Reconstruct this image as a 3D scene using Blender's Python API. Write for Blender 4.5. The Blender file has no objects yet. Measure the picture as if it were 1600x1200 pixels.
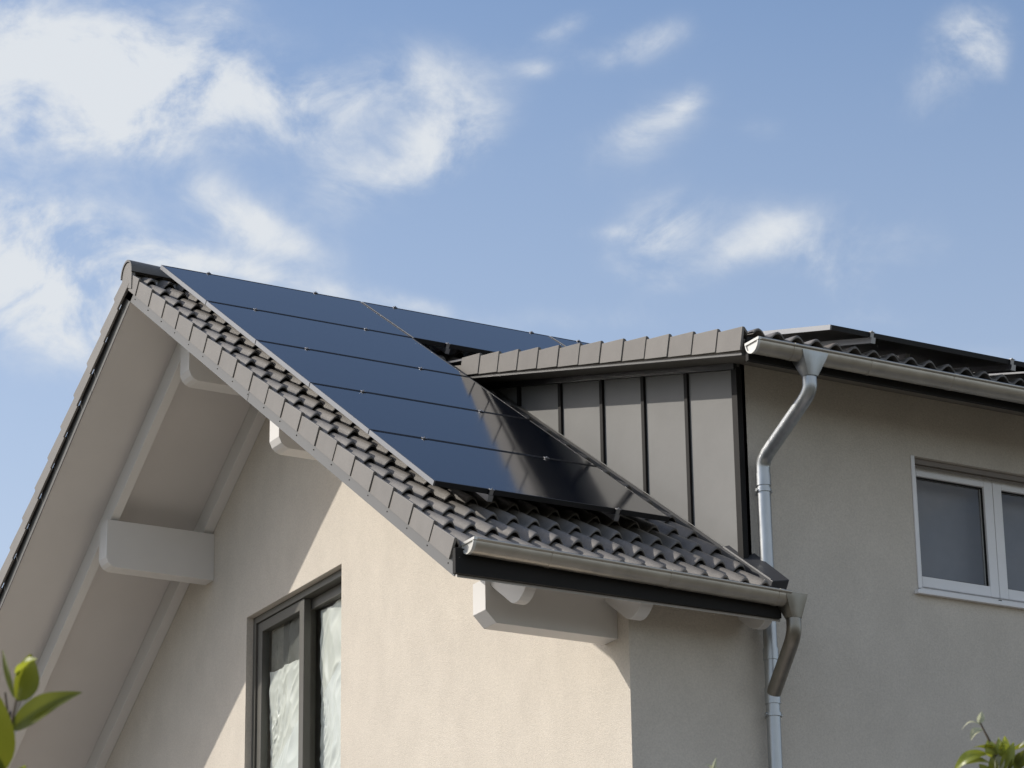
import bpy, bmesh, math, random
from mathutils import Vector, Matrix, Euler
random.seed(7)
sc = bpy.context.scene
col = sc.collection
rad = math.radians

# ------------------------------------------------------------------ camera
GZ = -10.9                                   # ground height; the ridge is z = 0
CAM = Vector((-8.6656, -21.7727, -9.3038))
CR = Vector((0.87411067, -0.48554178, -0.01340608))
CU = Vector((-0.15186648, -0.2994101, 0.94196081))
CF = Vector((0.46137525, 0.82134206, 0.33545508))
FPX = 4800.2
cd = bpy.data.cameras.new('camera'); cam = bpy.data.objects.new('camera', cd); col.objects.link(cam)
cam.matrix_world = Matrix(((CR.x, CU.x, -CF.x, CAM.x), (CR.y, CU.y, -CF.y, CAM.y), (CR.z, CU.z, -CF.z, CAM.z), (0, 0, 0, 1)))
cd.sensor_width = 36; cd.lens = FPX / 1600 * 36; cd.clip_start = 0.1; cd.clip_end = 3000
cd.dof.use_dof = True; cd.dof.focus_distance = 22.5; cd.dof.aperture_fstop = 24
sc.camera = cam
sc.render.resolution_x = 1024; sc.render.resolution_y = 768

def ray(px, py):
    return (CR * ((px - 800) / FPX) - CU * ((py - 600) / FPX) + CF).normalized()
def at(px, py, dist):                        # a point at a real distance in front of the lens
    return CAM + ray(px, py) * dist

# ------------------------------------------------------------------ sun and sky
SUN = Vector((-1, .775, .942)).normalized()   # towards the sun
EL = math.asin(SUN.z); AZ = math.atan2(SUN.x, SUN.y)
sl = bpy.data.lights.new('sun', 'SUN'); so = bpy.data.objects.new('sun', sl); col.objects.link(so)
so.rotation_euler = SUN.to_track_quat('Z', 'Y').to_euler()
sl.energy = 3.3; sl.angle = rad(.5); sl.color = (1, .94, .85)
sc.view_settings.view_transform = 'Standard'; sc.view_settings.look = 'None'
sc.view_settings.gamma = 1; sc.view_settings.use_curve_mapping = False
sc.view_settings.exposure = 0.17

world = bpy.data.worlds.new('World'); sc.world = world; world.use_nodes = True
nt = world.node_tree; nt.nodes.clear()
def N(t, **k):
    n = nt.nodes.new(t)
    for a, b in k.items(): setattr(n, a, b)
    return n
def math_(op, a, b=None, c=None, clamp=False):
    n = N('ShaderNodeMath', operation=op); n.use_clamp = clamp
    for i, v in enumerate((a, b, c)):
        if v is None: continue
        if isinstance(v, (int, float)): n.inputs[i].default_value = v
        else: nt.links.new(v, n.inputs[i])
    return n.outputs[0]
sky = N('ShaderNodeTexSky', sky_type='NISHITA'); sky.sun_disc = False
sky.sun_elevation = EL; sky.sun_rotation = AZ
sky.air_density = 1.0; sky.dust_density = 2.0; sky.ozone_density = 2.0; sky.altitude = 200
bg = N('ShaderNodeBackground'); bg.inputs[1].default_value = .15
hsv = N('ShaderNodeHueSaturation'); hsv.inputs['Saturation'].default_value = 1.0
nt.links.new(sky.outputs[0], hsv.inputs['Color'])
nt.links.new(hsv.outputs[0], bg.inputs[0])
tc = N('ShaderNodeTexCoord'); D = N('ShaderNodeVectorMath', operation='NORMALIZE')
nt.links.new(tc.outputs['Generated'], D.inputs[0]); D = D.outputs[0]
def dot(v):
    n = N('ShaderNodeVectorMath', operation='DOT_PRODUCT'); nt.links.new(D, n.inputs[0]); n.inputs[1].default_value = v; return n.outputs['Value']
# banks of cloud: where each stands in the sky, its half widths and how dense it is
BANKS = [(110, 90, 190, 75, 8, 1.3), (310, 130, 130, 50, 12, .95), (60, 205, 120, 36, 5, .75), (215, 205, 85, 32, 10, .75),
         (600, 135, 130, 50, -8, .75), (715, 205, 60, 50, -35, 1.05), (600, 268, 100, 42, -20, .9), (470, 170, 80, 40, 0, .42),
         (350, 320, 80, 30, 35, .62), (430, 370, 90, 32, 25, .72), (500, 225, 60, 22, 0, .40),
         (30, 330, 110, 34, 8, .65), (60, 420, 190, 66, 5, 1.45), (100, 500, 110, 52, 20, 1.2), (230, 400, 110, 22, 10, .6), (440, 438, 190, 14, 14, .62), (660, 478, 70, 14, 14, .5),
         (1005, 205, 70, 34, -25, .8), (1072, 160, 34, 17, -35, .62), (1030, 362, 58, 42, -25, 1.0), (960, 365, 50, 10, 0, .35),
         (1275, 368, 140, 46, 2, .62), (1160, 385, 60, 26, -25, .75), (1300, 430, 70, 34, 30, .5), (1045, 430, 60, 26, 0, .42), (1320, 500, 90, 16, 0, .35),
         (1515, 60, 44, 42, -60, .85), (1470, 120, 70, 44, -40, .6), (1560, 80, 20, 40, 0, .38), (1195, 200, 36, 18, 0, .34),
         (878, 44, 46, 16, -25, .6), (1015, 62, 62, 22, -15, .6), (838, 108, 30, 13, 0, .5), (340, 20, 50, 30, -40, .5), (940, 90, 60, 22, 0, .32),
         (1480, 560, 200, 20, 0, .3), (930, 500, 160, 20, 0, .3),
         (-500, 200, 420, 260, 0, .8), (2300, 350, 300, 120, 0, .6)]
acc = None
for (px, py, rx, ry, ang, st) in BANKS:
    st *= .84 if px > 850 else .86
    c = ray(px, py); r = CR - c * CR.dot(c); r.normalize(); u = c.cross(r) * -1; u = r.cross(c).normalized()
    a = rad(-ang); ra = r * math.cos(a) + u * math.sin(a); ub = -r * math.sin(a) + u * math.cos(a)
    p = dot(tuple(ra * (FPX / rx / 1.25))); q = dot(tuple(ub * (FPX / ry / 1.25)))
    e = math_('EXPONENT', math_('MULTIPLY', math_('MULTIPLY_ADD', p, p, math_('MULTIPLY', q, q)), -1.0))
    acc = math_('MULTIPLY', e, st) if acc is None else math_('MULTIPLY_ADD', e, st, acc)
for (v, w, st) in (((.25, -1, .5), .40, 1.15), ((-.75, -.9, .45), .28, .75), ((1, -.6, .45), .24, .8)):  # cloud banks out of view, added to brighten the shaded walls
    c = Vector(v).normalized(); r = c.cross(Vector((0, .1, 1))).normalized(); u = r.cross(c)
    p = dot(tuple(r / (w * 1.3))); q = dot(tuple(u / w))
    acc = math_('MULTIPLY_ADD', math_('EXPONENT', math_('MULTIPLY', math_('MULTIPLY_ADD', p, p, math_('MULTIPLY', q, q)), -1.0)), st, acc)
def noise(scale, detail, rough, dist=0, off=(0, 0, 0), stretch=(1, 1, 1.35)):
    m = N('ShaderNodeMapping'); nt.links.new(D, m.inputs[0]); m.inputs['Location'].default_value = off; m.inputs['Scale'].default_value = stretch
    n = N('ShaderNodeTexNoise'); nt.links.new(m.outputs[0], n.inputs['Vector']); n.inputs['Scale'].default_value = scale
    n.inputs['Detail'].default_value = detail; n.inputs['Roughness'].default_value = rough; n.inputs['Distortion'].default_value = dist
    return n.outputs[0]
n1 = noise(27, 9, .60, .45); n2 = noise(85, 7, .62, .3, (3, 1, 2)); n3 = noise(9, 4, .5, 0, (7, 2, 5))
mul = math_('MAXIMUM', math_('MULTIPLY_ADD', math_('SUBTRACT', n1, .5), 4.4, .95), .12)
f = math_('MULTIPLY', acc, mul)
f = math_('MULTIPLY_ADD', math_('SUBTRACT', n2, .5), math_('MULTIPLY_ADD', math_('MINIMUM', acc, 1.0), .75, .15), f)
f = math_('MULTIPLY_ADD', math_('SUBTRACT', n3, .5), .35, f)
mr = N('ShaderNodeMapRange', interpolation_type='SMOOTHSTEP'); nt.links.new(f, mr.inputs[0])
mr.inputs[1].default_value = .03; mr.inputs[2].default_value = 1.55; mr.inputs[3].default_value = 0; mr.inputs[4].default_value = .96
cl = N('ShaderNodeBackground'); cl.inputs[0].default_value = (.845, .885, .93, 1); cl.inputs[1].default_value = .79
sz = N('ShaderNodeSeparateXYZ'); nt.links.new(D, sz.inputs[0])
veil = math_('MULTIPLY', math_('SUBTRACT', .455, sz.outputs[2]), 1.9, clamp=True)       # thin haze thickening towards the horizon
inv = math_('MULTIPLY', math_('SUBTRACT', 1.0, mr.outputs[0]), math_('SUBTRACT', 1.0, math_('MINIMUM', veil, .5)))
cm = math_('SUBTRACT', 1.0, inv, clamp=True)
ms = N('ShaderNodeMixShader'); nt.links.new(cm, ms.inputs[0]); nt.links.new(bg.outputs[0], ms.inputs[1]); nt.links.new(cl.outputs[0], ms.inputs[2])
wo = N('ShaderNodeOutputWorld'); nt.links.new(ms.outputs[0], wo.inputs[0])

# ------------------------------------------------------------------ materials
def mat(name, color, rough=.6, metal=0, var=.06, scale=8, bump=0, bscale=200, stretch=(1, 1, 1), spec=.5, fine=0, coat=0, streak=0):
    m = bpy.data.materials.new(name); m.use_nodes = True; t = m.node_tree; b = t.nodes['Principled BSDF']; L = t.links
    b.inputs['Roughness'].default_value = rough; b.inputs['Metallic'].default_value = metal
    b.inputs['Specular IOR Level'].default_value = spec; b.inputs['Coat Weight'].default_value = coat
    tc = t.nodes.new('ShaderNodeTexCoord'); mp = t.nodes.new('ShaderNodeMapping'); mp.inputs['Scale'].default_value = stretch
    L.new(tc.outputs['Object'], mp.inputs[0])
    n = t.nodes.new('ShaderNodeTexNoise'); n.inputs['Scale'].default_value = scale; n.inputs['Detail'].default_value = 6; L.new(mp.outputs[0], n.inputs['Vector'])
    r = t.nodes.new('ShaderNodeMapRange'); L.new(n.outputs[0], r.inputs[0]); r.inputs[1].default_value = .25; r.inputs[2].default_value = .75
    r.inputs[3].default_value = 1 - var; r.inputs[4].default_value = 1 + var
    val = r.outputs[0]
    if fine:
        n2 = t.nodes.new('ShaderNodeTexNoise'); n2.inputs['Scale'].default_value = bscale * .6; n2.inputs['Detail'].default_value = 3; L.new(tc.outputs['Object'], n2.inputs['Vector'])
        r2 = t.nodes.new('ShaderNodeMapRange'); L.new(n2.outputs[0], r2.inputs[0]); r2.inputs[1].default_value = .3; r2.inputs[2].default_value = .7
        r2.inputs[3].default_value = 1 - fine; r2.inputs[4].default_value = 1 + fine
        mu = t.nodes.new('ShaderNodeMath'); mu.operation = 'MULTIPLY'; L.new(val, mu.inputs[0]); L.new(r2.outputs[0], mu.inputs[1]); val = mu.outputs[0]
    vm = t.nodes.new('ShaderNodeVectorMath'); vm.operation = 'SCALE'; vm.inputs[0].default_value = color; L.new(val, vm.inputs['Scale'])
    L.new(vm.outputs[0], b.inputs['Base Color'])
    if streak:
        r3 = t.nodes.new('ShaderNodeMapRange'); L.new(n.outputs[0], r3.inputs[0]); r3.inputs[3].default_value = rough - streak; r3.inputs[4].default_value = rough + streak
        L.new(r3.outputs[0], b.inputs['Roughness'])
    if bump:
        n3 = t.nodes.new('ShaderNodeTexNoise'); n3.inputs['Scale'].default_value = bscale; n3.inputs['Detail'].default_value = 4; L.new(tc.outputs['Object'], n3.inputs['Vector'])
        bp = t.nodes.new('ShaderNodeBump'); bp.inputs['Strength'].default_value = bump; bp.inputs['Distance'].default_value = .01
        L.new(n3.outputs[0], bp.inputs['Height']); L.new(bp.outputs[0], b.inputs['Normal'])
    return m
M_stucco = mat('stucco', (.590, .540, .468), .9, var=.05, scale=4.2, bump=.4, bscale=120, stretch=(1, 1, .7), spec=.2, fine=.07)
M_white = mat('white_wood', (.66, .645, .62), .55, var=.025, scale=3, spec=.35)
M_soffit = mat('white_boarding', (.60, .575, .55), .6, var=.03, scale=2, spec=.3)
M_tile = mat('concrete_tile', (.150, .137, .122), .5, var=.18, scale=7, bump=.25, bscale=150, spec=.4, fine=.08)
M_verge = mat('verge_tile', (.183, .170, .155), .6, var=.07, scale=6, bump=.12, bscale=150, spec=.4, fine=.03)
M_barge = mat('coated_metal', (.125, .122, .115), .5, var=.05, scale=3, spec=.5)
M_clad = mat('standing_seam_metal', (.212, .210, .202), .55, var=.09, scale=1.4, bump=.7, bscale=2.2, spec=.25)
M_dark = mat('dark_metal', (.014, .013, .012), .7, var=.1, spec=.25)
M_zinc = mat('zinc', (.50, .462, .40), .40, metal=.78, var=.12, scale=9, streak=.08)
M_galv = mat('galvanised_steel', (.43, .445, .45), .36, metal=.85, var=.12, scale=30, streak=.1, stretch=(1, 1, .3))
M_zincend = mat('zinc_end', (.62, .61, .57), .4, metal=.3, var=.05)
M_alu = mat('aluminium', (.40, .40, .41), .4, metal=1, var=.04)
M_pframe_lit = mat('panel_frame_lit', (.21, .215, .225), .5, metal=.9, var=.04)  # paler copy of the panel frame, sunlight put into its colour
M_pframe_shade = mat('panel_frame_shade', (.012, .012, .013), .5, var=.1, spec=.35)  # same frame with shade put into its colour
M_pback = mat('panel_backsheet', (.10, .095, .09), .6)
M_pvc = mat('white_pvc', (.80, .79, .785), .35, var=.03, scale=4)
M_wframe = mat('grey_frame', (.105, .10, .086), .4, var=.05)
M_reveal = M_stucco
M_room = mat('room_wall', (.30, .28, .25), .9)
M_backing = mat('backing_grey', (.22, .215, .24), .8)  # grey of the added sheet that lifts the tone of the panes
M_lead = mat('grey_flashing', (.055, .056, .06), .5, metal=.2, var=.1)
M_dsoffit = mat('brown_boarding', (.20, .18, .155), .7, var=.06)
M_zincd = mat('dull_zinc', (.27, .25, .215), .36, metal=.9, var=.14, scale=12, streak=.08)
M_rubber = mat('brown_shutter', (.20, .17, .145), .5)

def vary(m, mode):
    t = m.node_tree; L = t.links; b = t.nodes['Principled BSDF']; src = b.inputs['Base Color'].links[0].from_socket
    def M2(op, a, c=None, d=None):
        n = t.nodes.new('ShaderNodeMath'); n.operation = op
        for i, v in enumerate((a, c, d)):
            if v is None: continue
            if isinstance(v, (int, float)): n.inputs[i].default_value = v
            else: L.new(v, n.inputs[i])
        return n.outputs[0]
    if mode == 'tile':
        tc = t.nodes.new('ShaderNodeTexCoord'); sp = t.nodes.new('ShaderNodeSeparateXYZ'); L.new(tc.outputs['Object'], sp.inputs[0])
        u = M2('FLOOR', M2('DIVIDE', M2('SUBTRACT', sp.outputs[0], .0315), .314)); v = M2('CEIL', M2('DIVIDE', M2('SUBTRACT', M2('ABSOLUTE', sp.outputs[1]), .2555), .2817))
        cb = t.nodes.new('ShaderNodeCombineXYZ'); L.new(u, cb.inputs[0]); L.new(v, cb.inputs[1])
        wn = t.nodes.new('ShaderNodeTexWhiteNoise'); L.new(cb.outputs[0], wn.inputs['Vector']); rv = wn.outputs['Value']; amp = .26
    else:
        oi = t.nodes.new('ShaderNodeObjectInfo'); rv = oi.outputs['Random']; amp = .13
    k = M2('MULTIPLY_ADD', rv, amp, 1 - amp / 2)
    vm = t.nodes.new('ShaderNodeVectorMath'); vm.operation = 'SCALE'; L.new(src, vm.inputs[0]); L.new(k, vm.inputs['Scale']); L.new(vm.outputs[0], b.inputs['Base Color'])
vary(M_tile, 'tile'); vary(M_verge, 'object')
def cell_mat():
    m = bpy.data.materials.new('solar_glass'); m.use_nodes = True; t = m.node_tree; b = t.nodes['Principled BSDF']; L = t.links
    tc = t.nodes.new('ShaderNodeTexCoord'); n = t.nodes.new('ShaderNodeTexNoise'); n.inputs['Scale'].default_value = 3; n.inputs['Detail'].default_value = 4
    L.new(tc.outputs['Object'], n.inputs['Vector'])
    r = t.nodes.new('ShaderNodeMapRange'); L.new(n.outputs[0], r.inputs[0]); r.inputs[3].default_value = .07; r.inputs[4].default_value = .13; L.new(r.outputs[0], b.inputs['Roughness'])
    b.inputs['Base Color'].default_value = (.006, .008, .013, 1); b.inputs['IOR'].default_value = 1.42
    b.inputs['Specular IOR Level'].default_value = .5
    return m
M_cell = cell_mat()
def glass_mat(name, tint=(.97, .99, .97), rough=.01, ior=1.5):
    m = bpy.data.materials.new(name); m.use_nodes = True; t = m.node_tree; t.nodes.clear(); L = t.links
    o = t.nodes.new('ShaderNodeOutputMaterial'); mx = t.nodes.new('ShaderNodeMixShader'); tr = t.nodes.new('ShaderNodeBsdfTransparent'); tr.inputs[0].default_value = (*tint, 1)
    gl = t.nodes.new('ShaderNodeBsdfGlossy'); gl.inputs['Roughness'].default_value = rough; lw = t.nodes.new('ShaderNodeLayerWeight'); lw.inputs[0].default_value = .5
    pw = t.nodes.new('ShaderNodeMath'); pw.operation = 'POWER'; L.new(lw.outputs['Facing'], pw.inputs[0]); pw.inputs[1].default_value = 5
    k = t.nodes.new('ShaderNodeMath'); k.operation = 'MULTIPLY_ADD'; k.use_clamp = True; L.new(pw.outputs[0], k.inputs[0]); k.inputs[1].default_value = .85; k.inputs[2].default_value = .055
    L.new(k.outputs[0], mx.inputs[0]); L.new(tr.outputs[0], mx.inputs[1]); L.new(gl.outputs[0], mx.inputs[2]); L.new(mx.outputs[0], o.inputs[0])
    return m
M_glass = glass_mat('window_glass')
def film_mat(op=.78):
    m = bpy.data.materials.new('plastic_film'); m.use_nodes = True; t = m.node_tree; t.nodes.clear(); L = t.links
    o = t.nodes.new('ShaderNodeOutputMaterial'); tr = t.nodes.new('ShaderNodeBsdfTransparent')
    df = t.nodes.new('ShaderNodeBsdfDiffuse'); df.inputs[0].default_value = (.90, .92, .87, 1); gl = t.nodes.new('ShaderNodeBsdfGlossy'); gl.inputs['Roughness'].default_value = .38
    tl = t.nodes.new('ShaderNodeBsdfTranslucent'); tl.inputs[0].default_value = (.75, .8, .77, 1)
    a = t.nodes.new('ShaderNodeMixShader'); a.inputs[0].default_value = .25; L.new(df.outputs[0], a.inputs[1]); L.new(gl.outputs[0], a.inputs[2])
    a2 = t.nodes.new('ShaderNodeMixShader'); a2.inputs[0].default_value = .08; L.new(a.outputs[0], a2.inputs[1]); L.new(tl.outputs[0], a2.inputs[2])
    b = t.nodes.new('ShaderNodeMixShader'); b.inputs[0].default_value = op; L.new(tr.outputs[0], b.inputs[1]); L.new(a2.outputs[0], b.inputs[2])
    L.new(b.outputs[0], o.inputs[0]); return m
M_film = film_mat(); M_film_shade = film_mat(.16)  # second copy made clearer to imitate film lying in shadow
def leaf_mat(name, c, tc_):
    m = bpy.data.materials.new(name); m.use_nodes = True; t = m.node_tree; t.nodes.clear(); L = t.links
    o = t.nodes.new('ShaderNodeOutputMaterial'); p = t.nodes.new('ShaderNodeBsdfPrincipled'); p.inputs['Base Color'].default_value = (*c, 1); p.inputs['Roughness'].default_value = .38
    n = t.nodes.new('ShaderNodeTexNoise'); n.inputs['Scale'].default_value = 60; n.inputs['Detail'].default_value = 4
    tc = t.nodes.new('ShaderNodeTexCoord'); L.new(tc.outputs['Object'], n.inputs['Vector'])
    mx = t.nodes.new('ShaderNodeMix'); mx.data_type = 'RGBA'; L.new(n.outputs[0], mx.inputs[0]); mx.inputs[6].default_value = (c[0] * .6, c[1] * .65, c[2] * .6, 1); mx.inputs[7].default_value = (c[0] * 1.4, c[1] * 1.3, c[2] * 1.2, 1)
    L.new(mx.outputs[2], p.inputs['Base Color'])
    bp = t.nodes.new('ShaderNodeBump'); bp.inputs['Strength'].default_value = .3; bp.inputs['Distance'].default_value = .003; L.new(n.outputs[0], bp.inputs['Height']); L.new(bp.outputs[0], p.inputs['Normal'])
    tl = t.nodes.new('ShaderNodeBsdfTranslucent'); tl.inputs[0].default_value = (*tc_, 1)
    ms = t.nodes.new('ShaderNodeMixShader'); ms.inputs[0].default_value = .42; L.new(p.outputs[0], ms.inputs[1]); L.new(tl.outputs[0], ms.inputs[2]); L.new(ms.outputs[0], o.inputs[0]); return m
M_leaf = leaf_mat('leaf', (.115, .130, .02), (.25, .27, .02))
M_leaf_young = leaf_mat('young_leaf', (.25, .29, .06), (.50, .54, .05))
M_leaf_pale = leaf_mat('pale_leaf', (.50, .51, .38), (.5, .52, .36))
M_stem = mat('stem', (.10, .07, .045), .7, var=.2, scale=40)
M_ground = mat('lawn', (.098, .088, .062), .95, var=.3, scale=.7, bump=.5, bscale=30)
M_pave = mat('paving', (.255, .236, .222), .9, var=.12, scale=1.3, bump=.2, bscale=60)

# ------------------------------------------------------------------ mesh helpers
class MB:
    def __init__(s): s.v = []; s.f = []
    def add(s, vs, fs):
        o = len(s.v); s.v += [tuple(v) for v in vs]; s.f += [tuple(i + o for i in f) for f in fs]; return s
    def hexa(s, p):                       # 8 points: bottom ring 0-3, top ring 4-7
        return s.add(p, [(3, 2, 1, 0), (4, 5, 6, 7), (0, 1, 5, 4), (1, 2, 6, 5), (2, 3, 7, 6), (3, 0, 4, 7)])
    def box(s, x0, x1, y0, y1, z0, z1):
        return s.hexa([(x0, y0, z0), (x1, y0, z0), (x1, y1, z0), (x0, y1, z0), (x0, y0, z1), (x1, y0, z1), (x1, y1, z1), (x0, y1, z1)])
    def sbox(s, F, x0, x1, s0, s1, h0, h1):  # box in the coordinates of a slope
        return s.hexa([F(x0, s0, h0), F(x1, s0, h0), F(x1, s1, h0), F(x0, s1, h0), F(x0, s0, h1), F(x1, s0, h1), F(x1, s1, h1), F(x0, s1, h1)])
    def prism(s, poly, mp, a0, a1):
        n = len(poly); vs = [mp(p, a0) for p in poly] + [mp(p, a1) for p in poly]
        return s.add(vs, [tuple(range(n))[::-1], tuple(range(n, 2 * n))] + [(i, (i + 1) % n, n + (i + 1) % n, n + i) for i in range(n)])
    def tube(s, pts, r, seg=20, caps=True):
        pts = [Vector(p) for p in pts]; rs = r if isinstance(r, (list, tuple)) else [r] * len(pts)
        prev = None; rings = []
        for i, p in enumerate(pts):
            t = (pts[min(i + 1, len(pts) - 1)] - pts[max(i - 1, 0)]).normalized()
            if prev is None:
                a = Vector((0, 0, 1)) if abs(t.z) < .9 else Vector((1, 0, 0)); n = t.cross(a).normalized()
            else: n = (prev - t * prev.dot(t)).normalized()
            prev = n; b = t.cross(n); rings.append([p + (n * math.cos(2 * math.pi * k / seg) + b * math.sin(2 * math.pi * k / seg)) * rs[i] for k in range(seg)])
        vs = [v for rg in rings for v in rg]; fs = []
        for i in range(len(rings) - 1):
            for k in range(seg):
                k2 = (k + 1) % seg; fs.append((i * seg + k, i * seg + k2, (i + 1) * seg + k2, (i + 1) * seg + k))
        if caps: fs += [tuple(range(seg))[::-1], tuple(range((len(rings) - 1) * seg, len(rings) * seg))]
        return s.add(vs, fs)
    def build(s, name, m, parent=None, smooth=None, bevel=0, fix=True):
        me = bpy.data.meshes.new(name); me.from_pydata(s.v, [], s.f)
        if fix:
            bm = bmesh.new(); bm.from_mesh(me); bmesh.ops.recalc_face_normals(bm, faces=bm.faces); bm.to_mesh(me); bm.free()
        if smooth is not None:
            me.polygons.foreach_set('use_smooth', [True] * len(me.polygons)); me.set_sharp_from_angle(angle=rad(smooth))
        me.materials.append(m)
        o = bpy.data.objects.new(name, me); col.objects.link(o)
        if parent: o.parent = parent
        if bevel:
            b = o.modifiers.new('bevel', 'BEVEL'); b.width = bevel; b.segments = 2; b.limit_method = 'ANGLE'
        return o
def tag(o, label=None, cat=None, group=None, kind=None):
    if label: o['label'] = label
    if cat: o['category'] = cat
    if group: o['group'] = group
    if kind: o['kind'] = kind
    return o
def empty(name, loc=(0, 0, 0)):
    o = bpy.data.objects.new(name, None); o.location = loc; o.empty_display_size = .2; col.objects.link(o); return o
def spline(pts, n=8):
    P = [Vector(p) for p in pts]; out = []
    for i in range(len(P) - 1):
        p0 = P[max(i - 1, 0)]; p1 = P[i]; p2 = P[i + 1]; p3 = P[min(i + 2, len(P) - 1)]
        for k in range(n):
            t = k / n; out.append(.5 * ((2 * p1) + (p2 - p0) * t + (2 * p0 - 5 * p1 + 4 * p2 - p3) * t * t + (3 * p1 - p0 - 3 * p2 + p3) * t ** 3))
    out.append(P[-1]); return out
def bend(pts, rr=.09, n=7):               # polyline with its corners rounded
    P = [Vector(p) for p in pts]; out = [P[0]]
    for i in range(1, len(P) - 1):
        a = (P[i - 1] - P[i]); b = (P[i + 1] - P[i]); la = min(rr, a.length * .48); lb = min(rr, b.length * .48)
        A = P[i] + a.normalized() * la; B = P[i] + b.normalized() * lb
        for k in range(n + 1):
            t = k / n; out.append(A * (1 - t) ** 2 + P[i] * 2 * t * (1 - t) + B * t * t)
    out.append(P[-1]); return out

# ------------------------------------------------------------------ ground
g = MB().add([(-900, -900, GZ), (900, -900, GZ), (900, 900, GZ), (-900, 900, GZ)], [(0, 1, 2, 3)]).build('ground', M_ground); tag(g, kind='structure')
g = MB().box(-6.5, 15, -9.5, 9.0, GZ - .05, GZ + .02).build('terrace_paving', M_pave); tag(g, kind='structure')

# ------------------------------------------------------------------ house frame of reference
AL = 0.5941557; CA, SA = math.cos(AL), math.sin(AL); T = math.tan(AL)
BE = math.atan(.276); CB, SB = math.cos(BE), math.sin(BE); DZ = -.482
def FR(x, s, h): return (x, -s * CA - h * SA, -s * SA + h * CA)
def FL(x, s, h): return (x, s * CA + h * SA, -s * SA + h * CA)
def FD(x, s, h): return (x, -s * CB - h * SB, DZ - s * SB + h * CB)
XW = 1.51; YE = -5.17; XC = 2.44; HL = 12.0
XV = 0.03                                    # barge face
DS = -.221                                   # soffit below the tile plane
house = empty('house', (0, 0, GZ)); tag(house, 'cream rendered house with brown tiled gable roof, metal clad dormer and white painted eaves', 'house')
house.matrix_world = Matrix.Translation((0, 0, GZ))
_b = MB.build
def part(mb, name, m, parent=None, **k):
    p = house if parent is None else parent
    o = _b(mb, name, m, None, **k)
    o.parent = p
    if p is house: o.matrix_parent_inverse = Matrix.Translation((0, 0, -GZ))
    return o
def soff(y): return DS / CA - T * abs(y)       # z of the soffit above a point of the plan

# ---- walls
MX = lambda p, a: (a, p[0], p[1])              # polygon in y,z pushed along x
WY0, WY1, WZT, WZB = -.885, .91, -2.52, -4.85
g = MB()
def gab(y0, y1, zb):
    g.prism([(y0, zb), (y1, zb), (y1, soff(y1) + .03), (y0, soff(y0) + .03)], MX, XW, XW + .34)
gab(-5.17, WY0, GZ); gab(WY1, 5.17, GZ)
g.prism([(WY0, WZT), (WY1, WZT), (WY1, soff(WY1) + .03), (0, soff(0) + .03), (WY0, soff(WY0) + .03)], MX, XW, XW + .34)
g.prism([(WY0, GZ), (WY1, GZ), (WY1, WZB), (WY0, WZB)], MX, XW, XW + .34)
part(g, 'gable_wall', M_stucco)
# long wall with the window opening
QX0, QX1, QZT, QZB = 3.875, 5.485, -2.538, -3.54
g = MB(); y0, y1 = YE, YE + .34
g.box(XW + .34, XC + .02, YE, y1, GZ, soff(YE) + .02)
dtop = DZ + .276 * YE - .165
g.box(XC + .02, QX0, y0, y1, GZ, dtop); g.box(QX1, 8.0, y0, y1, GZ, dtop)
g.box(QX0, QX1, y0, y1, QZT, dtop); g.box(QX0, QX1, y0, y1, GZ, QZB)
g.box(8.0, HL, y0, y1, GZ, soff(YE) + .02)
part(g, 'eaves_wall', M_stucco)
g = MB(); g.box(XW + .34, HL, 4.83, 5.17, GZ, soff(5.17)); g.prism([(-4.83, GZ), (4.83, GZ), (4.83, soff(4.83)), (0, soff(0)), (-4.83, soff(4.83))], MX, HL - .34, HL)
part(g, 'rear_wall', M_stucco)

# ---- roof: boarding, then tiles
g = MB()
SE = 6.82
def slab(F, x0, x1):
    sb = (5.56 - DS * SA) / CA; st = (5.56 + .075 * SA) / CA
    g.hexa([F(x0, 0, DS), F(x1, 0, DS), F(x1, sb, DS), F(x0, sb, DS), F(x0, 0, -.075), F(x1, 0, -.075), F(x1, st, -.075), F(x0, st, -.075)])
slab(FR, XV, 2.44); g.sbox(FR, 2.44, 8.0, 0.0, 1.3, DS, -.075); slab(FR, 8.0, HL + .9)
slab(FL, XV, HL + .9)
roof = part(g, 'roof', M_soffit)
tag(roof)
def prof(u):
    c = abs((u % .157) - .0785) / .058
    return -.040 + (.060 * math.cos(c * math.pi / 2) ** 1.15 if c < 1 else 0)
def tiles(F, x0, x1, noses, gauge, ux, first=0.0, amp=1.0):
    g = MB(); nx = max(2, int(round((x1 - x0) / .0125))); xs = [x0 + (x1 - x0) * i / nx for i in range(nx + 1)]
    for k, sn in enumerate(noses):
        st = sn - gauge - .08 if k else first
        jit = random.uniform(-.0015, .0015)
        rows = [(st, -.054, 0), ((st + sn) / 2, -.026, 0), (sn - .04, -.005, 0), (sn - .012, -.003, 0), (sn - .003, -.007, 0), (sn, -.012, 0), (sn - .001, -.020, 0), (sn - .085, -.024, 0)]
        vs = []
        for (s_, dh, _) in rows:
            for x in xs:
                # every clay is a pan of two rolls, 0.30 wide: the side lap is a tiny step
                u = x - ux; tile = math.floor(u / .314); lap = .003 * (((u / .314) - tile))
                tj = .0016 * math.sin(tile * 12.9898 + k * 78.233)
                vs.append(F(x, s_ + tj * 1.5, prof(u) * amp + dh + jit + lap + tj))
        W_ = nx + 1; fs = [(r * W_ + i, r * W_ + i + 1, (r + 1) * W_ + i + 1, (r + 1) * W_ + i) for r in range(len(rows) - 1) for i in range(nx)]
        g.add(vs, fs)
    return g
G = .34; S0 = .3084; NS = [S0 + G * k for k in range(20)]
UX = .0315
XT = 2.388
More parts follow.
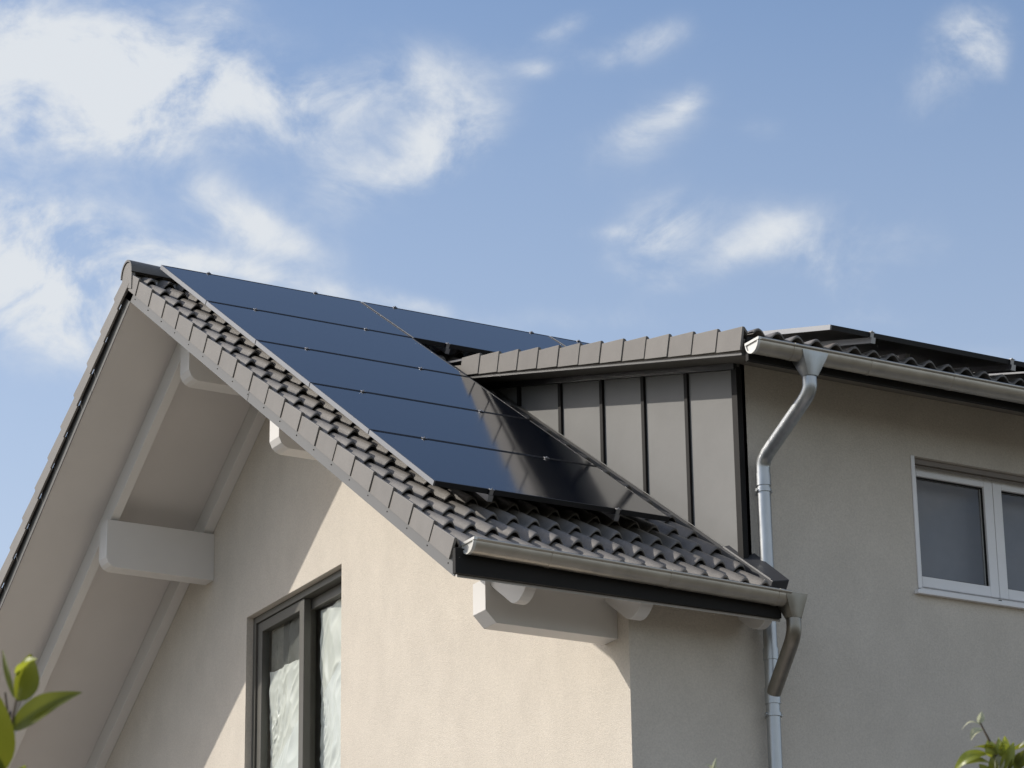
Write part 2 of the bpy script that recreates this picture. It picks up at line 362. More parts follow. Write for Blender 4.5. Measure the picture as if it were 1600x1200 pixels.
part(tiles(FR, .03, XT, NS, G, UX), 'roof_tiles', M_tile, roof, smooth=40, fix=False)
part(tiles(FR, XT, 8.0, NS[:4], G, UX), 'roof_tiles', M_tile, roof, smooth=40, fix=False)
part(tiles(FR, 8.0, HL + .85, NS, G, UX), 'roof_tiles', M_tile, roof, smooth=40, fix=False)
part(tiles(FL, .03, HL + .85, NS, G, UX), 'roof_tiles', M_tile, roof, smooth=40, fix=False)
# verge tiles
def verge(F, x, s0_, s1_, drop=.142, w=.045, m=M_verge, parent=None, up=0.0, sgn=1):
    g = MB(); a, b = s0_, s1_ + random.uniform(-.0025, .0025); x = x + random.uniform(-.0012, .0012); up = up + random.uniform(-.0015, .0015)
    xo0, xo1 = x + .0045 * sgn, x - .003 * sgn         # outer face: upper end tucked in, lower end proud
    ti = .018 * sgn
    # side lip
    P = lambda xx, s_, h: F(xx, s_, h)
    hu, hl = -.020 + up, .002
    g.hexa([P(xo0, a, -drop - .004), P(xo0 + ti, a, -drop - .004), P(xo1 + ti, b, -drop), P(xo1, b, -drop), P(xo0, a, hu), P(xo0 + ti, a, hu), P(xo1 + ti, b, hl), P(xo1, b, hl)])
    # top flange butts against the lip
    g.hexa([P(xo0 + ti, a, hu - .018), P(x + w * sgn, a, hu - .050), P(x + w * sgn, b, hl - .052), P(xo1 + ti, b, hl - .020),
            P(xo0 + ti, a, hu - .0005), P(x + w * sgn, a, hu - .028), P(x + w * sgn, b, hl - .030), P(xo1 + ti, b, hl - .0005)])
    return part(g, 'verge_tile', m, parent, bevel=.0025)
for k in range(20):
    a = NS[k] - G - (.0 if k else -.03); a = max(a, .03) ; verge(FR, -.005, a if k else .035, NS[k] - .004, parent=roof)
    verge(FL, -.018, a if k else .035, NS[k] - .004, parent=roof)
# ridge
g = MB()
nr = 31
for k in range(nr):
    x0 = -.02 + k * .415; x1 = x0 + .44
    for (xa_, xb_, r0, r1) in ((x0, x1, .118, .104),):
        vs = []; n = 14
        for (xx, r) in ((xa_, r0), (xb_, r1)):
            for rr in (r, r - .016):
                for i in range(n + 1):
                    t = math.pi * (-.02 + 1.04 * i / n); vs.append((xx, rr * math.cos(t) * 1.0, -.045 + rr * math.sin(t) * 1.05))
        W_ = n + 1; fs = []
        for i in range(n):
            fs += [(i, i + 1, 2 * W_ + i + 1, 2 * W_ + i), (W_ + i, W_ + i + 1, 3 * W_ + i + 1, 3 * W_ + i), (i, i + 1, W_ + i + 1, W_ + i), (2 * W_ + i, 2 * W_ + i + 1, 3 * W_ + i + 1, 3 * W_ + i)]
        g.add(vs, fs)
part(g, 'ridge_tiles', M_tile, roof, smooth=35)
g = MB(); n = 14
poly = [(.100 * math.cos(math.pi * i / n), -.05 + .104 * math.sin(math.pi * i / n)) for i in range(n + 1)] + [(-.10, -.20), (0, -.155), (.10, -.20)]
g.prism(poly, MX, -.012, .02); part(g, 'ridge_end_plate', M_verge, roof)
# metal barge strip in lengths with overlaps, its screws, and the dark batten line above
for F, sd in ((FR, 0), (FL, 1)):
    cuts = [0.02, 1.11, 2.985, 4.86, SE + .01]
    for i in range(4):
        g = MB(); o_ = .0015 * (i % 2)
        g.sbox(F, XV - .006 - o_, XV + .0, cuts[i] + (.0 if i == 0 else .001), cuts[i + 1] - .002, DS - .006, -.10)
        part(g, 'barge_flashing', M_barge, roof)
    s_ = .25
    while s_ < SE - .1 and sd == 0:
        c = Vector(F(XV - .0085, s_, DS + .040)); g = MB().tube([c + Vector((.004, 0, 0)), c + Vector((-.002, 0, 0))], .005, 8); s_ += .34
        part(g, 'screw', M_dark, roof)
# ---- rafters (flying rafter, wall rafter, and the tails under the eaves)
def rafter(x0, x1, F, depth=.175, s0_=.02):
    e0 = 5.50; g = MB()
    top = DS - .001
    yb = 5.325                                     # nose of the tail
    s_b = (yb - (top - depth) * SA) / CA
    poly = [(s0_, top), (s0_, top - depth), (s_b - .04, top - depth)]
    # rounded nose up to the soffit
    s_t = (e0 - top * SA) / CA
    for i in range(1, 7):
        t = i / 6 * math.pi / 2; poly.append((s_b - .04 + (s_t - s_b + .04) * math.sin(t), top - depth * math.cos(t)))
    return g.prism(poly, lambda p, a: F(a, p[0], p[1]), x0, x1)
for (a, b) in ((.56, .64), (1.415, 1.5085)):
    for F in (FR, FL): part(rafter(a, b, F, s0_=.16 if a > 1 else .14), 'rafter', M_white, bevel=.004)
part(rafter(2.37, 2.43, FR, depth=.13, s0_=6.3), 'rafter', M_white, bevel=.004)
# ---- purlins
def purlin(y0, y1, zt, zb, xf=.52, ch=.085):
    g = MB(); poly = [(xf, zt), (xf, zb + ch), (xf + ch * .25, zb + ch * .45), (xf + ch * .55, zb + ch * .18), (xf + ch, zb), (XW, zb), (XW, zt)]
    g.prism(poly, lambda p, a: (p[0], a, p[1]), y0, y1); return g
part(purlin(1.61, 1.78, -1.605, -2.02), 'purlin', M_white, bevel=.004)
part(purlin(-1.83, -1.66, -1.605, -1.985), 'purlin', M_white, bevel=.004)
part(purlin(-.075, .11, -.46, -.885), 'purlin', M_white, bevel=.004)
def corner_purlin(y0, y1, zt, zb, xf=.52, ch=.08):
    g = MB(); poly = [(xf, zt), (xf, zb + ch), (xf + ch, zb), (XW, zb), (XW, zt)]
    g.prism(poly, lambda p, a: (p[0], a, p[1]), y0, y1); return g
part(corner_purlin(-5.03, -4.86, -3.83, -4.12), 'purlin', M_white, bevel=.003)
part(corner_purlin(4.86, 5.03, -3.83, -4.12), 'purlin', M_white, bevel=.003)
# ---- fascia and gutters
g = MB(); g.box(-.002, 2.425, -5.60, -5.563, -4.008, -3.845); part(g, 'fascia', M_dark)
part(MB().box(-.002, HL + .85, 5.563, 5.60, -4.008, -3.845), 'fascia', M_dark); part(MB().box(8.0, HL + .85, -5.60, -5.563, -4.008, -3.845), 'fascia', M_dark)
def gutter(x0, x1, yc, zl, r=.075, sgn=-1, joints=(), name='gutter'):
    g = MB(); n = 18; sec = []
    for i in range(n + 1):
        t = math.pi + math.pi * i / n; sec.append((r * math.cos(t), r * math.sin(t)))
    outer = sec; inner = [(p[0] * .96, p[1] * .96) for p in sec]
    # inner back edge is a little higher than the outer lip
    poly = outer + inner[::-1]
    g.prism([(yc + sgn * -1 * -p[0], zl + p[1]) for p in poly], MX, x0, x1)
    lip = Vector((0, yc - r, zl + .004)); g.tube([(x0, yc - r - .004, zl + .006), (x1, yc - r - .004, zl + .006)], .0105, 12)
    o = part(g, name, M_zinc, smooth=35)
    for j in joints:
        h = MB(); sec2 = [(p[0] * 1.035, p[1] * 1.035) for p in sec]; h.prism([(yc + p[0], zl + p[1]) for p in sec2 + sec[::-1]], MX, j, j + .028)
        h.tube([(j, yc - r - .004, zl + .006), (j + .028, yc - r - .004, zl + .006)], .0125, 12)
        part(h, 'gutter_joint', M_zinc, o, smooth=35).matrix_parent_inverse = Matrix.Identity(4) if False else o_inv(o)
    h = MB(); h.prism([(yc + p[0] * .93, zl + p[1] * .93) for p in sec], MX, x0 - .002, x0 + .004)
    h.prism([(yc + p[0] * 1.03, zl + p[1] * 1.03) for p in sec] + [(yc + p[0] * .9, zl + p[1] * .9) for p in sec[::-1]], MX, x0 - .010, x0 + .012)
    h.box(x0 - .012, x0 + .012, yc - r - .014, yc + r + .004, zl - .004, zl + .014)
    part(h, 'end_cap', M_zincend, o, smooth=35)
    return o
def o_inv(o): return Matrix.Identity(4)
low = gutter(.065, 2.42, -5.655, -3.818, joints=(.62, 1.50, 2.33))
upg = gutter(2.115, 8.2, -5.855, -2.212, joints=(2.40, 3.03, 3.72, 4.42))
# hopper outlets and pipes
def hopper(c, top, bot, zt, zb, rl, name='outlet'):
    """from a half round opening under the gutter to the round pipe"""
    n = 24; g = MB(); vs = []
    for (w, d, z, cx, cy, m_) in ((top[0], top[1], zt, c[0], c[1], 1), (top[0] * .93, top[1] * .97, zt - (zt - zb) * .25, c[0] + (rl[0]) * .2, c[1] + rl[1] * .2, .8), (bot, bot, zb, c[0] + rl[0], c[1] + rl[1], 0)):
        for k in range(n):
            t = 2 * math.pi * k / n; cx_, sy_ = math.cos(t), math.sin(t)
            if m_: q = max(abs(cx_), abs(sy_)); cx2, sy2 = cx_ / q ** m_, sy_ / q ** m_
            else: cx2, sy2 = cx_, sy_
            vs.append((cx + w * cx2, cy + d * sy2, z))
    fs = [(r_ * n + k, r_ * n + (k + 1) % n, (r_ + 1) * n + (k + 1) % n, (r_ + 1) * n + k) for r_ in range(2) for k in range(n)]
    return g.add(vs, fs)
# upper downpipe
PX = 2.555; PY = -5.265; RP = .05
low.rotation_euler.y = 0
fall = Matrix.Translation((.065, 0, -3.818)) @ Matrix.Rotation(math.atan(.022), 4, 'Y') @ Matrix.Translation((-.065, 0, 3.818))
for o in [low] + list(low.children): o.data.transform(fall)
dp = part(MB().tube([Vector((PX, PY, -2.98)), Vector((PX, PY, GZ))], RP - .003, 24), 'downpipe', M_galv, smooth=40)
g = MB(); pts = bend([(2.565, -5.85, -2.37), (2.565, -5.85, -2.485), (PX, PY, -2.80), (PX, PY, -2.93)], .10)
g.tube(pts, RP, 24); g.tube([(PX, PY, -2.90), (PX, PY, -2.985)], RP + .003, 24)
part(g, 'swan_neck', M_galv, dp, smooth=40)
part(hopper((2.565, -5.855), (.105, .080), RP + .003, -2.225, -2.385, (0, 0)), 'outlet_funnel', M_galv, dp, smooth=35)
g = MB(); g.tube([(PX, PY, -3.005), (PX, PY, -3.03)], RP + .004, 24); g.tube([(PX - .062, PY, -3.0175), (PX - .05, PY, -3.0175)], .012, 10); g.tube([(PX + .05, PY, -3.0175), (PX + .062, PY, -3.0175)], .012, 10)
g.box(PX - .006, PX + .006, PY + .05, YE + .0, -3.024, -3.011)
part(g, 'pipe_clip', M_galv, dp, smooth=40)
g = MB(); g.tube([(PX, PY, -4.56), (PX, PY, -4.585)], RP + .005, 24); g.tube([(PX - .064, PY, -4.572), (PX - .05, PY, -4.572)], .013, 10); g.tube([(PX + .05, PY, -4.572), (PX + .064, PY, -4.572)], .013, 10)
g.box(PX - .006, PX + .006, PY + .05, YE + .0, -4.579, -4.566)
part(g, 'pipe_clip', M_galv, dp, smooth=40)
g = MB(); g.tube([(PX, PY, -4.12), (PX, PY, -4.20)], RP + .003, 24); part(g, 'pipe_collar', M_galv, dp, smooth=40)
g = MB(); g.tube([(PX, PY, -4.39), (PX, PY, -4.50)], RP + .003, 24); part(g, 'pipe_collar', M_galv, dp, smooth=40)
# lower outlet
g = MB(); pts = bend([(2.478, -5.66, -4.00), (2.478, -5.66, -4.13), (PX, PY - .01, -4.43)], .10)
g.tube(pts, RP, 24)
sw = part(g, 'lower_elbow', M_zincd, smooth=40)
part(hopper((2.462, -5.655), (.088, .079), RP + .003, -3.862, -4.02, (.016, -.005)), 'outlet_funnel', M_zincd, sw, smooth=35)

# ---- dormer
XD0, XD1 = 2.10, 8.3
g = MB()
S_D = 5.74 / CB
dst = 1.08 / CB
g.sbox(FD, XD0 + .022, XD1, dst, S_D, -.172, -.075); droof = part(g, 'dormer_roof', M_dsoffit)
GD = .3165
sD0 = 5.775 / CB; ND = [sD0 - GD * k for k in range(14)][::-1]
part(tiles(FD, XD0 + .085, XD1, ND, GD, XD0 + .05, first=.9, amp=.72), 'roof_tiles', M_tile, droof, smooth=40, fix=False)
for k in range(1, 14):
    verge(FD, XD0 - .002, ND[k] - GD, ND[k] - .004, drop=.160, parent=droof)
g = MB(); g.box(XD0 + .03, XD1, -5.775, -5.745, -2.308, -2.14); part(g, 'fascia', M_dark)
g = MB(); g.sbox(FD, XD0 + .02, XD0 + .05, 1.7, S_D + .02, -.188, -.173); part(g, 'soffit_trim', M_barge, droof)
# cheek with standing seams
def zc(y): return DZ + .276 * y - .172 / CB          # dormer underside
g = MB(); yA, yB = -1.2, YE
g.prism([(yA, -T * abs(yA) - .15), (yA, zc(yA)), (yB, zc(yB)), (yB, -T * abs(yB) - .15)], MX, XC, XC + .06)
cheek = part(g, 'dormer_cheek', M_clad)
for y in (-1.53, -2.13, -2.765, -3.375, -3.955, -4.535):
    g = MB(); zt = zc(y) - .045; zb = -T * abs(y) - .02
    g.box(XC - .020, XC - .0, y - .020, y + .020, zb, zt); part(g, 'standing_seam', M_dark, cheek)
g = MB(); g.box(XC - .022, XC + .022, YE - .020, YE + .045, -T * 5.17 + .0, zc(YE) - .03); part(g, 'corner_trim', M_dark, cheek)
g = MB(); g.prism([(yA, zc(yA) - .045), (yA, zc(yA) - .001), (yB, zc(yB) - .001), (yB, zc(yB) - .045)], MX, XC - .03, XC - .001); part(g, 'top_trim', M_lead, cheek)
# flashing along the foot of the cheek and past the corner
g = MB(); g.sbox(FR, XT, XC + .002, 1.7, 6.24, -.07, -.012); part(g, 'cheek_flashing', M_barge, roof)
g = MB()
g.hexa([FR(XT + .01, 6.0, -.12), FR(XT + .135, 6.0, -.12), FR(XT + .135, 6.70, -.12), FR(XT + .01, 6.70, -.12), FR(XT + .01, 6.0, .005), FR(XT + .135, 6.0, .055), FR(XT + .135, 6.70, .030), FR(XT + .01, 6.70, .005)])
part(g, 'edge_flashing', M_lead, roof, bevel=.004)
g = MB(); g.tube([FR(XT + .012, 3.0, .004), FR(XT + .012, 6.67, .008)], .0025, 8); part(g, 'flashing_bead', M_barge, roof)

# ---- windows
def frame(mb, f, a0, a1, z0, z1, w, d0, d1):
    """four bars, butted; f maps (a, d, z) to a point"""
    def bx(A0, A1, Z0, Z1): mb.hexa([f(A0, d0, Z0), f(A1, d0, Z0), f(A1, d1, Z0), f(A0, d1, Z0), f(A0, d0, Z1), f(A1, d0, Z1), f(A1, d1, Z1), f(A0, d1, Z1)])
    bx(a0, a0 + w, z0, z1); bx(a1 - w, a1, z0, z1); bx(a0 + w, a1 - w, z0, z0 + w); bx(a0 + w, a1 - w, z1 - w, z1)
# gable window: wide unit, left leaf in front, right leaf set back
fg = lambda a, d, z: (XW + d - .035, a, z)
g = MB(); e = .003
frame(g, fg, WY0 + e, WY1 - e, WZB + e, WZT - e, .055, .095, .24)
gw = part(g, 'gable_window', M_wframe); tag(gw, 'dark grey framed gable window with plastic film hung behind the glass')
ym = .09
g = MB(); frame(g, fg, ym - .13, WY1 - .058, WZB + .06, WZT - .061, .085, .112, .178); part(g, 'sash', M_wframe, gw, bevel=.004)
g = MB(); frame(g, fg, WY0 + .058, ym - .02, WZB + .06, WZT - .061, .085, .182, .236); part(g, 'sash', M_wframe, gw, bevel=.004)
g = MB(); g.add([(XW + .110, ym - .047, WZB + .14), (XW + .110, WY1 - .14, WZB + .14), (XW + .110, WY1 - .14, WZT - .144), (XW + .110, ym - .047, WZT - .144)], [(0, 1, 2, 3)]); part(g, 'pane', M_glass, gw)
g = MB(); g.add([(XW + .170, WY0 + .14, WZB + .14), (XW + .170, ym - .10, WZB + .14), (XW + .170, ym - .10, WZT - .144), (XW + .170, WY0 + .14, WZT - .144)], [(0, 1, 2, 3)]); part(g, 'pane', M_glass, gw)
# crumpled film
def film(y0, y1, z0, z1, xb, seed, name='plastic_film'):
    g = MB(); rnd = random.Random(seed); ny, nz = 90, 180
    waves = [(rnd.uniform(6, 30), rnd.uniform(-14, 14), rnd.uniform(0, 6), rnd.uniform(.002, .007)) for _ in range(9)]
    from mathutils import noise as mn
    vs = []
    for j in range(nz + 1):
        for i in range(ny + 1):
            y = y0 + (y1 - y0) * i / ny; z = z0 + (z1 - z0) * j / nz
            d = 0
            d += .016 * abs(mn.noise(Vector((y * 3.2 + seed, z * 1.3, seed)))) * 2
            w = mn.noise(Vector((y * 2.3 + seed * 2, z * 1.6, 3.0)))
            d += .012 * abs(mn.noise(Vector((y * 9 + z * 5 + w * 2, z * 2.5 - y * 3, seed + 9)))) * 2
            d += .010 * abs(mn.noise(Vector((y * 24 + z * 16 + w * 5, z * 9 - y * 12, seed + 4)))) * 2 * max(0, .25 + 1.6 * w)
            top = .0
            edge = .02 * mn.noise(Vector((z * 5, seed, 0))) if i in (0, ny) else 0
            vs.append((xb + d, y + edge, z + (.03 * mn.noise(Vector((y * 6, seed, 2))) if j == nz else 0)))
    W_ = ny + 1
    g.add(vs, [(j * W_ + i, j * W_ + i + 1, (j + 1) * W_ + i + 1, (j + 1) * W_ + i) for j in range(nz) for i in range(ny)])
    return g
part(film(ym - .02, WY1 - .17, WZB + .05, WZT - .50, XW + .130, 1.3), 'plastic_film', M_film, gw, smooth=25, fix=False)
part(film(ym - .02, WY1 - .17, WZT - .52, WZT - .16, XW + .135, 2.2), 'plastic_film', M_film_shade, gw, smooth=25, fix=False)  # upper sheet, its clearer material stands for shaded film
part(film(WY0 + .02, ym - .185, WZB + .05, WZT - .165, XW + .190, 5.1), 'plastic_film', M_film, gw, smooth=25, fix=False)
# white window, set back in its opening behind the shutter rails
fw = lambda a, d, z: (a, YE + d, z)
g = MB(); frame(g, fw, QX0 + .002, QX1 - .002, QZB + .028, QZT - .002, .055, .13, .21)
ww = part(g, 'dormer_window', M_pvc); tag(ww, 'white plastic double casement window with dark glass and white sill')
xm = (QX0 + QX1) / 2
for a0, a1 in ((QX0 + .052, xm - .002), (xm + .002, QX1 - .052)):
    g = MB(); frame(g, fw, a0, a1, QZB + .085, QZT - .024, .077, .112, .175); s_ = part(g, 'casement', M_pvc, ww, bevel=.005)
    z0, z1 = QZB + .160, QZT - .099
    g = MB(); g.add([(a0 + .075, YE + .15, z0), (a1 - .075, YE + .15, z0), (a1 - .075, YE + .15, z1), (a0 + .075, YE + .15, z1)], [(0, 1, 2, 3)]); part(g, 'pane', M_glass, ww)
    g = MB(); frame(g, fw, a0 + .0775, a1 - .0775, QZB + .1625, QZT - .1015, .007, .132, .148); part(g, 'seal', M_dark, ww)
for (q, zz) in ((a0 - .003, -3.47), (a0 + .12, -3.49)):
    part(MB().box(q, q + .028, YE + .1285, YE + .1295, zz, zz + .007), 'drain_cap', M_lead, ww)
g = MB(); g.box(QX0 + .034, QX1 - .034, YE + .035, YE + .05, QZT - .040, QZT - .003); g.box(QX0 + .034, QX1 - .034, YE + .06, YE + .075, QZT - .050, QZT - .003)
part(g, 'roller_shutter', M_rubber, ww)
for q in (QX0 + .001, QX1 - .032): part(MB().box(q, q + .031, YE - .010, YE + .10, QZB + .03, QZT - .001), 'shutter_rail', M_pvc, ww, bevel=.003)
g = MB(); g.hexa([(QX0 - .03, YE - .045, QZB - .020), (QX1 + .03, YE - .045, QZB - .020), (QX1 + .03, YE + .129, QZB - .002), (QX0 - .03, YE + .129, QZB - .002), (QX0 - .03, YE - .045, QZB + .008), (QX1 + .03, YE - .045, QZB + .008), (QX1 + .03, YE + .129, QZB + .027), (QX0 - .03, YE + .129, QZB + .027)])
part(g, 'sill', M_pvc, ww, bevel=.003)
g = MB(); g.box(QX0 + .05, QX1 - .05, YE + .30, YE + .31, QZB + .05, QZT - .05); part(g, 'pane_backing', M_backing, ww)  # sheet added behind the glass to brighten the panes
g = MB(); g.box(XW + .9, XW + .92, -2, 2, -6, -2.0); part(g, 'inner_wall', M_room)

# ------------------------------------------------------------------ solar panels
XA, SP, PL, PW, GPX = .182, .211, 1.800, 1.1285, .020
def panel(F, x, s, h, label, pl=PL, pw=PW):
    c = F(x + pl / 2, s + pw / 2, h - .017)
    e = empty('solar_panel', c); tag(e, label, 'solar panel', 'black solar panels on the roofs')
    inv = Matrix.Translation(Vector(c) * -1)
    def P(mb, name, m, **k):
        o = _b(mb, name, m, None, **k); o.parent = e; o.matrix_parent_inverse = inv; return o
    w = .012
    for (a, b, c_, d, m_) in ((x, x + w, s, s + pw, M_pframe_lit), (x + pl - w, x + pl, s, s + pw, M_pframe_shade), (x + w, x + pl - w, s, s + w, M_pframe_shade), (x + w, x + pl - w, s + pw - w, s + pw, M_pframe_shade)):
        P(MB().sbox(F, a, b, c_, d, h - .035, h), 'frame_bar', m_)
    g = MB(); g.sbox(F, x + w, x + pl - w, s + w, s + pw - w, h - .006, h - .002); P(g, 'glass', M_cell)
    g = MB(); g.sbox(F, x + w, x + pl - w, s + w, s + pw - w, h - .012, h - .0065); P(g, 'backsheet', M_pback)
    return e
H = .13
labs = ['top left solar panel at the ridge beside the verge, the highest of its column', 'second solar panel from the top of the long column by the verge', 'third solar panel from the top of the long column, in its middle',
        'fourth solar panel from the top, catching the reflection of the dormer cheek', 'lowest solar panel of the long column above the tiled eaves']
for j in range(5): panel(FR, XA, SP + j * (PW + .0145), H, labs[j])
panel(FR, XA + PL + .014, SP, H, 'second solar panel along the ridge, directly above the exposed dark gap in the roof')
panel(FR, XA + 2 * (PL + .014), SP, H, 'third solar panel along the ridge, its tip showing behind the dormer verge tiles')
def rail(F, x, s0_, s1_, h, label, clamps):
    c = Vector(F(x, s0_, h)); e = empty('mounting_rail', c); tag(e, label, 'mounting rail', 'aluminium rails carrying the solar panels')
    inv = Matrix.Translation(c * -1)
    g = MB(); g.sbox(F, x - .018, x + .018, s0_, s1_, h - .078, h - .0365); o = _b(g, 'rail', M_alu, None); o.parent = e; o.matrix_parent_inverse = inv
    for s_ in clamps:
        g = MB(); g.sbox(F, x - .014, x + .014, s_ - .005, s_ + .005, h - .035, h + .001); g.sbox(F, x - .018, x + .018, s_ - .013, s_ + .013, h + .0015, h + .0045)
        c2 = Vector(F(x, s_, h + .004)); c3 = Vector(F(x, s_, h + .012)); g.tube([c2, c3], .006, 8)
        o = _b(g, 'clamp', M_alu, None); o.parent = e; o.matrix_parent_inverse = inv
js = [SP - .009] + [SP + j * (PW + .0145) - .007 for j in range(1, 5)] + [SP + 5 * (PW + .0145) - .005]
rail(FR, .605, SP - .03, js[-1] + .012, H, 'long aluminium rail under the panel column, nearer the verge', js)
rail(FR, 1.570, SP - .03, js[-1] + .012, H, 'long aluminium rail under the panel column, nearer the dormer', js)
rail(FR, 2.31, SP - .03, SP + PW + .03, H, 'short aluminium rail with a bright clamp above the exposed roof gap', [js[0], js[1]])
rail(FR, 3.63, SP - .03, SP + PW + .03, H, 'short aluminium rail clamped at the ridge before the dormer verge', [js[0], js[1]])
rail(FR, 4.10, SP - .03, SP + PW + .03, H, 'short aluminium rail clamped at the ridge where the dormer verge hides the panels', [js[0], js[1]])
HD = .127
SPD = 4.86
for (k, lb) in ((0, 'dark solar panel overhanging the dormer gutter, nearest the hopper'), (1, 'dark solar panel at the right above the dormer gutter, cut off by the photo edge')):
    panel(FD, 2.79 + k * 1.86, SPD, HD, lb, 1.80, 1.1285)
for (x, lb, s1_) in ((3.13, 'aluminium rail end under the first dormer solar panel', 6.02), (3.72, 'set back aluminium rail between the two rail ends over the dormer gutter', 5.6), (4.33, 'aluminium rail end under the dormer solar panel, right of the others', 6.02)):
    rail(FD, x, SPD - .03, s1_, HD, lb, [SPD + PW + .006] if s1_ > 5.9 else [])

# ------------------------------------------------------------------ shrubs in the foreground
def leaf(g, base, tip, width, nrm, curl=.15, fold=.35, droop=0.0, nseg=12, twist=0.0):
    base = Vector(base); tip = Vector(tip); d = tip - base; L = d.length; d.normalize()
    n = (Vector(nrm) - d * Vector(nrm).dot(d)).normalized(); s = d.cross(n).normalized()
    vs = []; cs = (-1, -.66, -.33, 0, .33, .66, 1)
    for i in range(nseg + 1):
        t = i / nseg; w = width * .5 * (math.sin(math.pi * min(1, (t * .96 + .02)) ** .8) ** .85) if 0 < t < 1 else .0008
        c = base + d * (L * t) + n * (math.sin(math.pi * t) * curl * L) - n * (droop * L * t * t)
        a = twist * (t - .5); s2 = s * math.cos(a) + n * math.sin(a); n2 = n * math.cos(a) - s * math.sin(a)
        for q in cs:
            vs.append(c + s2 * (w * q) + n2 * (abs(q) * w * fold + .04 * w * math.sin(9 * t + 3 * q)))
    W_ = len(cs); g.add(vs, [(i * W_ + k, i * W_ + k + 1, (i + 1) * W_ + k + 1, (i + 1) * W_ + k) for i in range(nseg) for k in range(W_ - 1)])
def shrub(name, label, dist, stems, leaves, foot, rnd, nlow, size):
    root = empty(name, foot); tag(root, label, 'shrub')
    inv = Matrix.Translation(Vector(foot) * -1)
    def P(mb, nm, m, **k):
        o = _b(mb, nm, m, None, **k); o.parent = root; o.matrix_parent_inverse = inv; return o
    g = MB(); lowpts = []
    for st in stems:
        pts = [at(px, py, dd) for (px, py, dd) in st]
        end = pts[-1]; ft = Vector(foot)
        tail = [end.lerp(ft, t) + Vector((rnd.uniform(-.06, .06), rnd.uniform(-.06, .06), 0)) * (1 - t) for t in (.25, .5, .75)] + [ft]
        path = spline(pts + tail, 6); n = len(path); g.tube(path, [.0013 + .011 * (i / n) ** 1.5 for i in range(n)], 8); lowpts += path[int(n * .45):]
    P(g, 'stem', M_stem, smooth=60)
    gs = {}
    for (b, t, w, nr, m, kw) in leaves:
        g = MB(); leaf(g, at(*b), at(*t), w, nr, **kw); P(g, 'leaf', m, smooth=80, fix=False)
    g = MB()
    for _ in range(nlow):
        p = rnd.choice(lowpts); a = rnd.uniform(0, 6.28); dz = rnd.uniform(-.3, .5); L = size * rnd.uniform(.7, 1.2)
        dv = Vector((math.cos(a), math.sin(a), dz)).normalized(); q = p + dv * .03 * rnd.random()
        if q.z < GZ + .3: continue
        leaf(g, q, q + dv * L, L * .42, (rnd.uniform(-.3, .3), rnd.uniform(-.3, .3), 1), curl=rnd.uniform(.03, .15), droop=rnd.uniform(0, .25), nseg=6)
    o = P(g, 'lower_leaves', M_leaf, smooth=80, fix=False); o['kind'] = 'stuff'
    return root
up = -CF; rnd = random.Random(3)
d = 3.6
shrub('foreground_shrub', 'shrub with broad out of focus green leaves at the lower left corner', d,
      [[(26, 1092, d), (18, 1130, d), (8, 1180, d), (-6, 1240, d)], [(8, 1082, d + .05), (12, 1130, d + .04), (4, 1190, d)]],
      [((25, 1096, d), (48, 1022, d + .02), .034, up + CR * .8, M_leaf, dict(curl=-.10, fold=.9)),
       ((28, 1056, d), (58, 1030, d - .02), .022, CU + up * .3, M_leaf_young, dict(curl=.10, fold=.5)),
       ((22, 1090, d), (4, 1016, d + .03), .007, up, M_leaf, dict(curl=.06, fold=.3)),
       ((16, 1142, d), (128, 1082, d + .02), .030, up + CU * .9, M_leaf, dict(curl=.09, fold=.45, twist=.5)),
       ((-30, 1225, d), (-8, 1080, d - .02), .062, up + CR * .3, M_leaf, dict(curl=.05, fold=.2)),
       ((6, 1250, d), (40, 1196, d), .02, up, M_leaf_young, dict(curl=.1)),
       ((-5, 1200, d), (-60, 1150, d), .03, up, M_leaf, dict(curl=.1))],
      (at(-10, 1260, d).x + .05, at(-10, 1260, d).y + .1, GZ), rnd, 70, .08)
d = 5.6
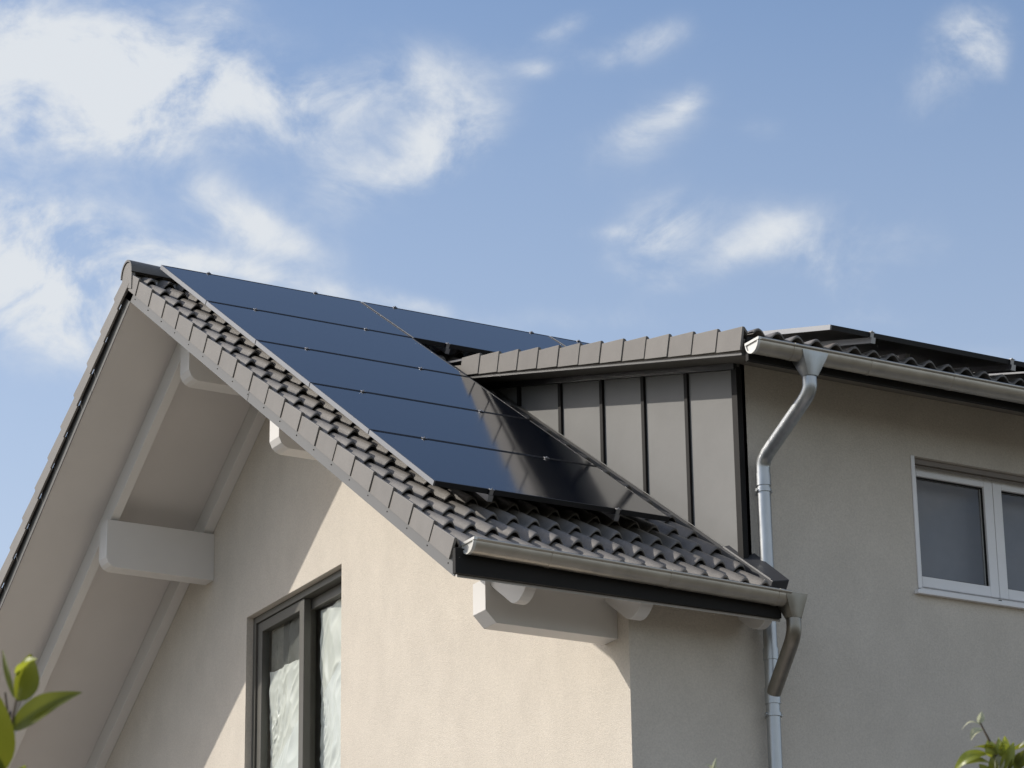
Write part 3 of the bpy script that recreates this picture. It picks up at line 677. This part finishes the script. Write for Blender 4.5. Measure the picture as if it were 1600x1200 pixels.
shrub('foreground_shrub', 'shrub with pale curled tip leaves and yellow green leaves at the lower right corner', d,
      [[(1531, 1128, d), (1538, 1142, d), (1550, 1166, d), (1562, 1200, d), (1570, 1240, d)], [(1540, 1176, d), (1552, 1186, d), (1562, 1210, d)], [(1584, 1168, d), (1576, 1190, d), (1570, 1230, d)], [(1606, 1160, d), (1596, 1190, d), (1584, 1240, d)]],
      [((1529, 1130, d), (1534, 1112, d), .014, up, M_leaf_pale, dict(curl=.2, fold=.9)),
       ((1534, 1134, d), (1503, 1140, d), .010, CU + up * .2, M_leaf_pale, dict(curl=.28, fold=.3)),
       ((1536, 1140, d), (1517, 1157, d), .015, CU + up * .8, M_leaf_pale, dict(curl=.30, fold=.8)),
       ((1540, 1176, d), (1490, 1205, d), .022, up + CU * .9, M_leaf_young, dict(curl=.26, fold=.3)),
       ((1553, 1184, d), (1543, 1156, d), .024, up, M_leaf_young, dict(curl=.1, fold=.4)),
       ((1562, 1178, d), (1570, 1150, d), .022, up + CR * .5, M_leaf_young, dict(curl=.15, fold=.4)),
       ((1574, 1186, d), (1560, 1152, d), .016, up - CR * .5, M_leaf_young, dict(curl=.2, fold=.6)),
       ((1566, 1206, d), (1584, 1160, d), .022, up + CU * .3, M_leaf_young, dict(curl=.12, fold=.4)),
       ((1560, 1210, d), (1566, 1170, d), .018, up - CR * .3, M_leaf_pale, dict(curl=.1, fold=.5)),
       ((1556, 1212, d), (1552, 1176, d), .018, up - CR * .6, M_leaf, dict(curl=.1, fold=.3)),
       ((1578, 1214, d), (1592, 1176, d), .026, up + CR * .2, M_leaf, dict(curl=.1, fold=.2)),
       ((1590, 1200, d), (1600, 1172, d), .022, up, M_leaf, dict(curl=.1, fold=.2)),
       ((1572, 1222, d), (1580, 1186, d), .014, up, M_leaf_pale, dict(curl=.15, fold=.7)),
       ((1618, 1158, d), (1592, 1168, d), .010, CU + up * .5, M_leaf_pale, dict(curl=.15, fold=.4)),
       ((1555, 1220, d), (1530, 1194, d), .022, up, M_leaf, dict(curl=.1, fold=.2)),
       ((1590, 1225, d), (1612, 1196, d), .026, up, M_leaf, dict(curl=.1, fold=.2))],
      (at(1575, 1260, d).x, at(1575, 1260, d).y + .1, GZ), rnd, 90, .06)
d = 6.5
shrub('foreground_shrub', 'tiny pale shoot tip poking up at the bottom edge beside the downpipe', d,
      [[(1113, 1196, d), (1110, 1215, d), (1106, 1260, d)]],
      [((1112, 1208, d), (1119, 1184, d), .009, up, M_leaf_pale, dict(curl=.12, fold=.8)),
       ((1112, 1204, d), (1103, 1194, d), .007, CU + up * .5, M_leaf_pale, dict(curl=.15, fold=.6)),
       ((1112, 1215, d), (1122, 1200, d), .012, up, M_leaf_young, dict(curl=.1, fold=.5))],
      (at(1108, 1290, d).x, at(1108, 1290, d).y + .1, GZ), rnd, 50, .05)
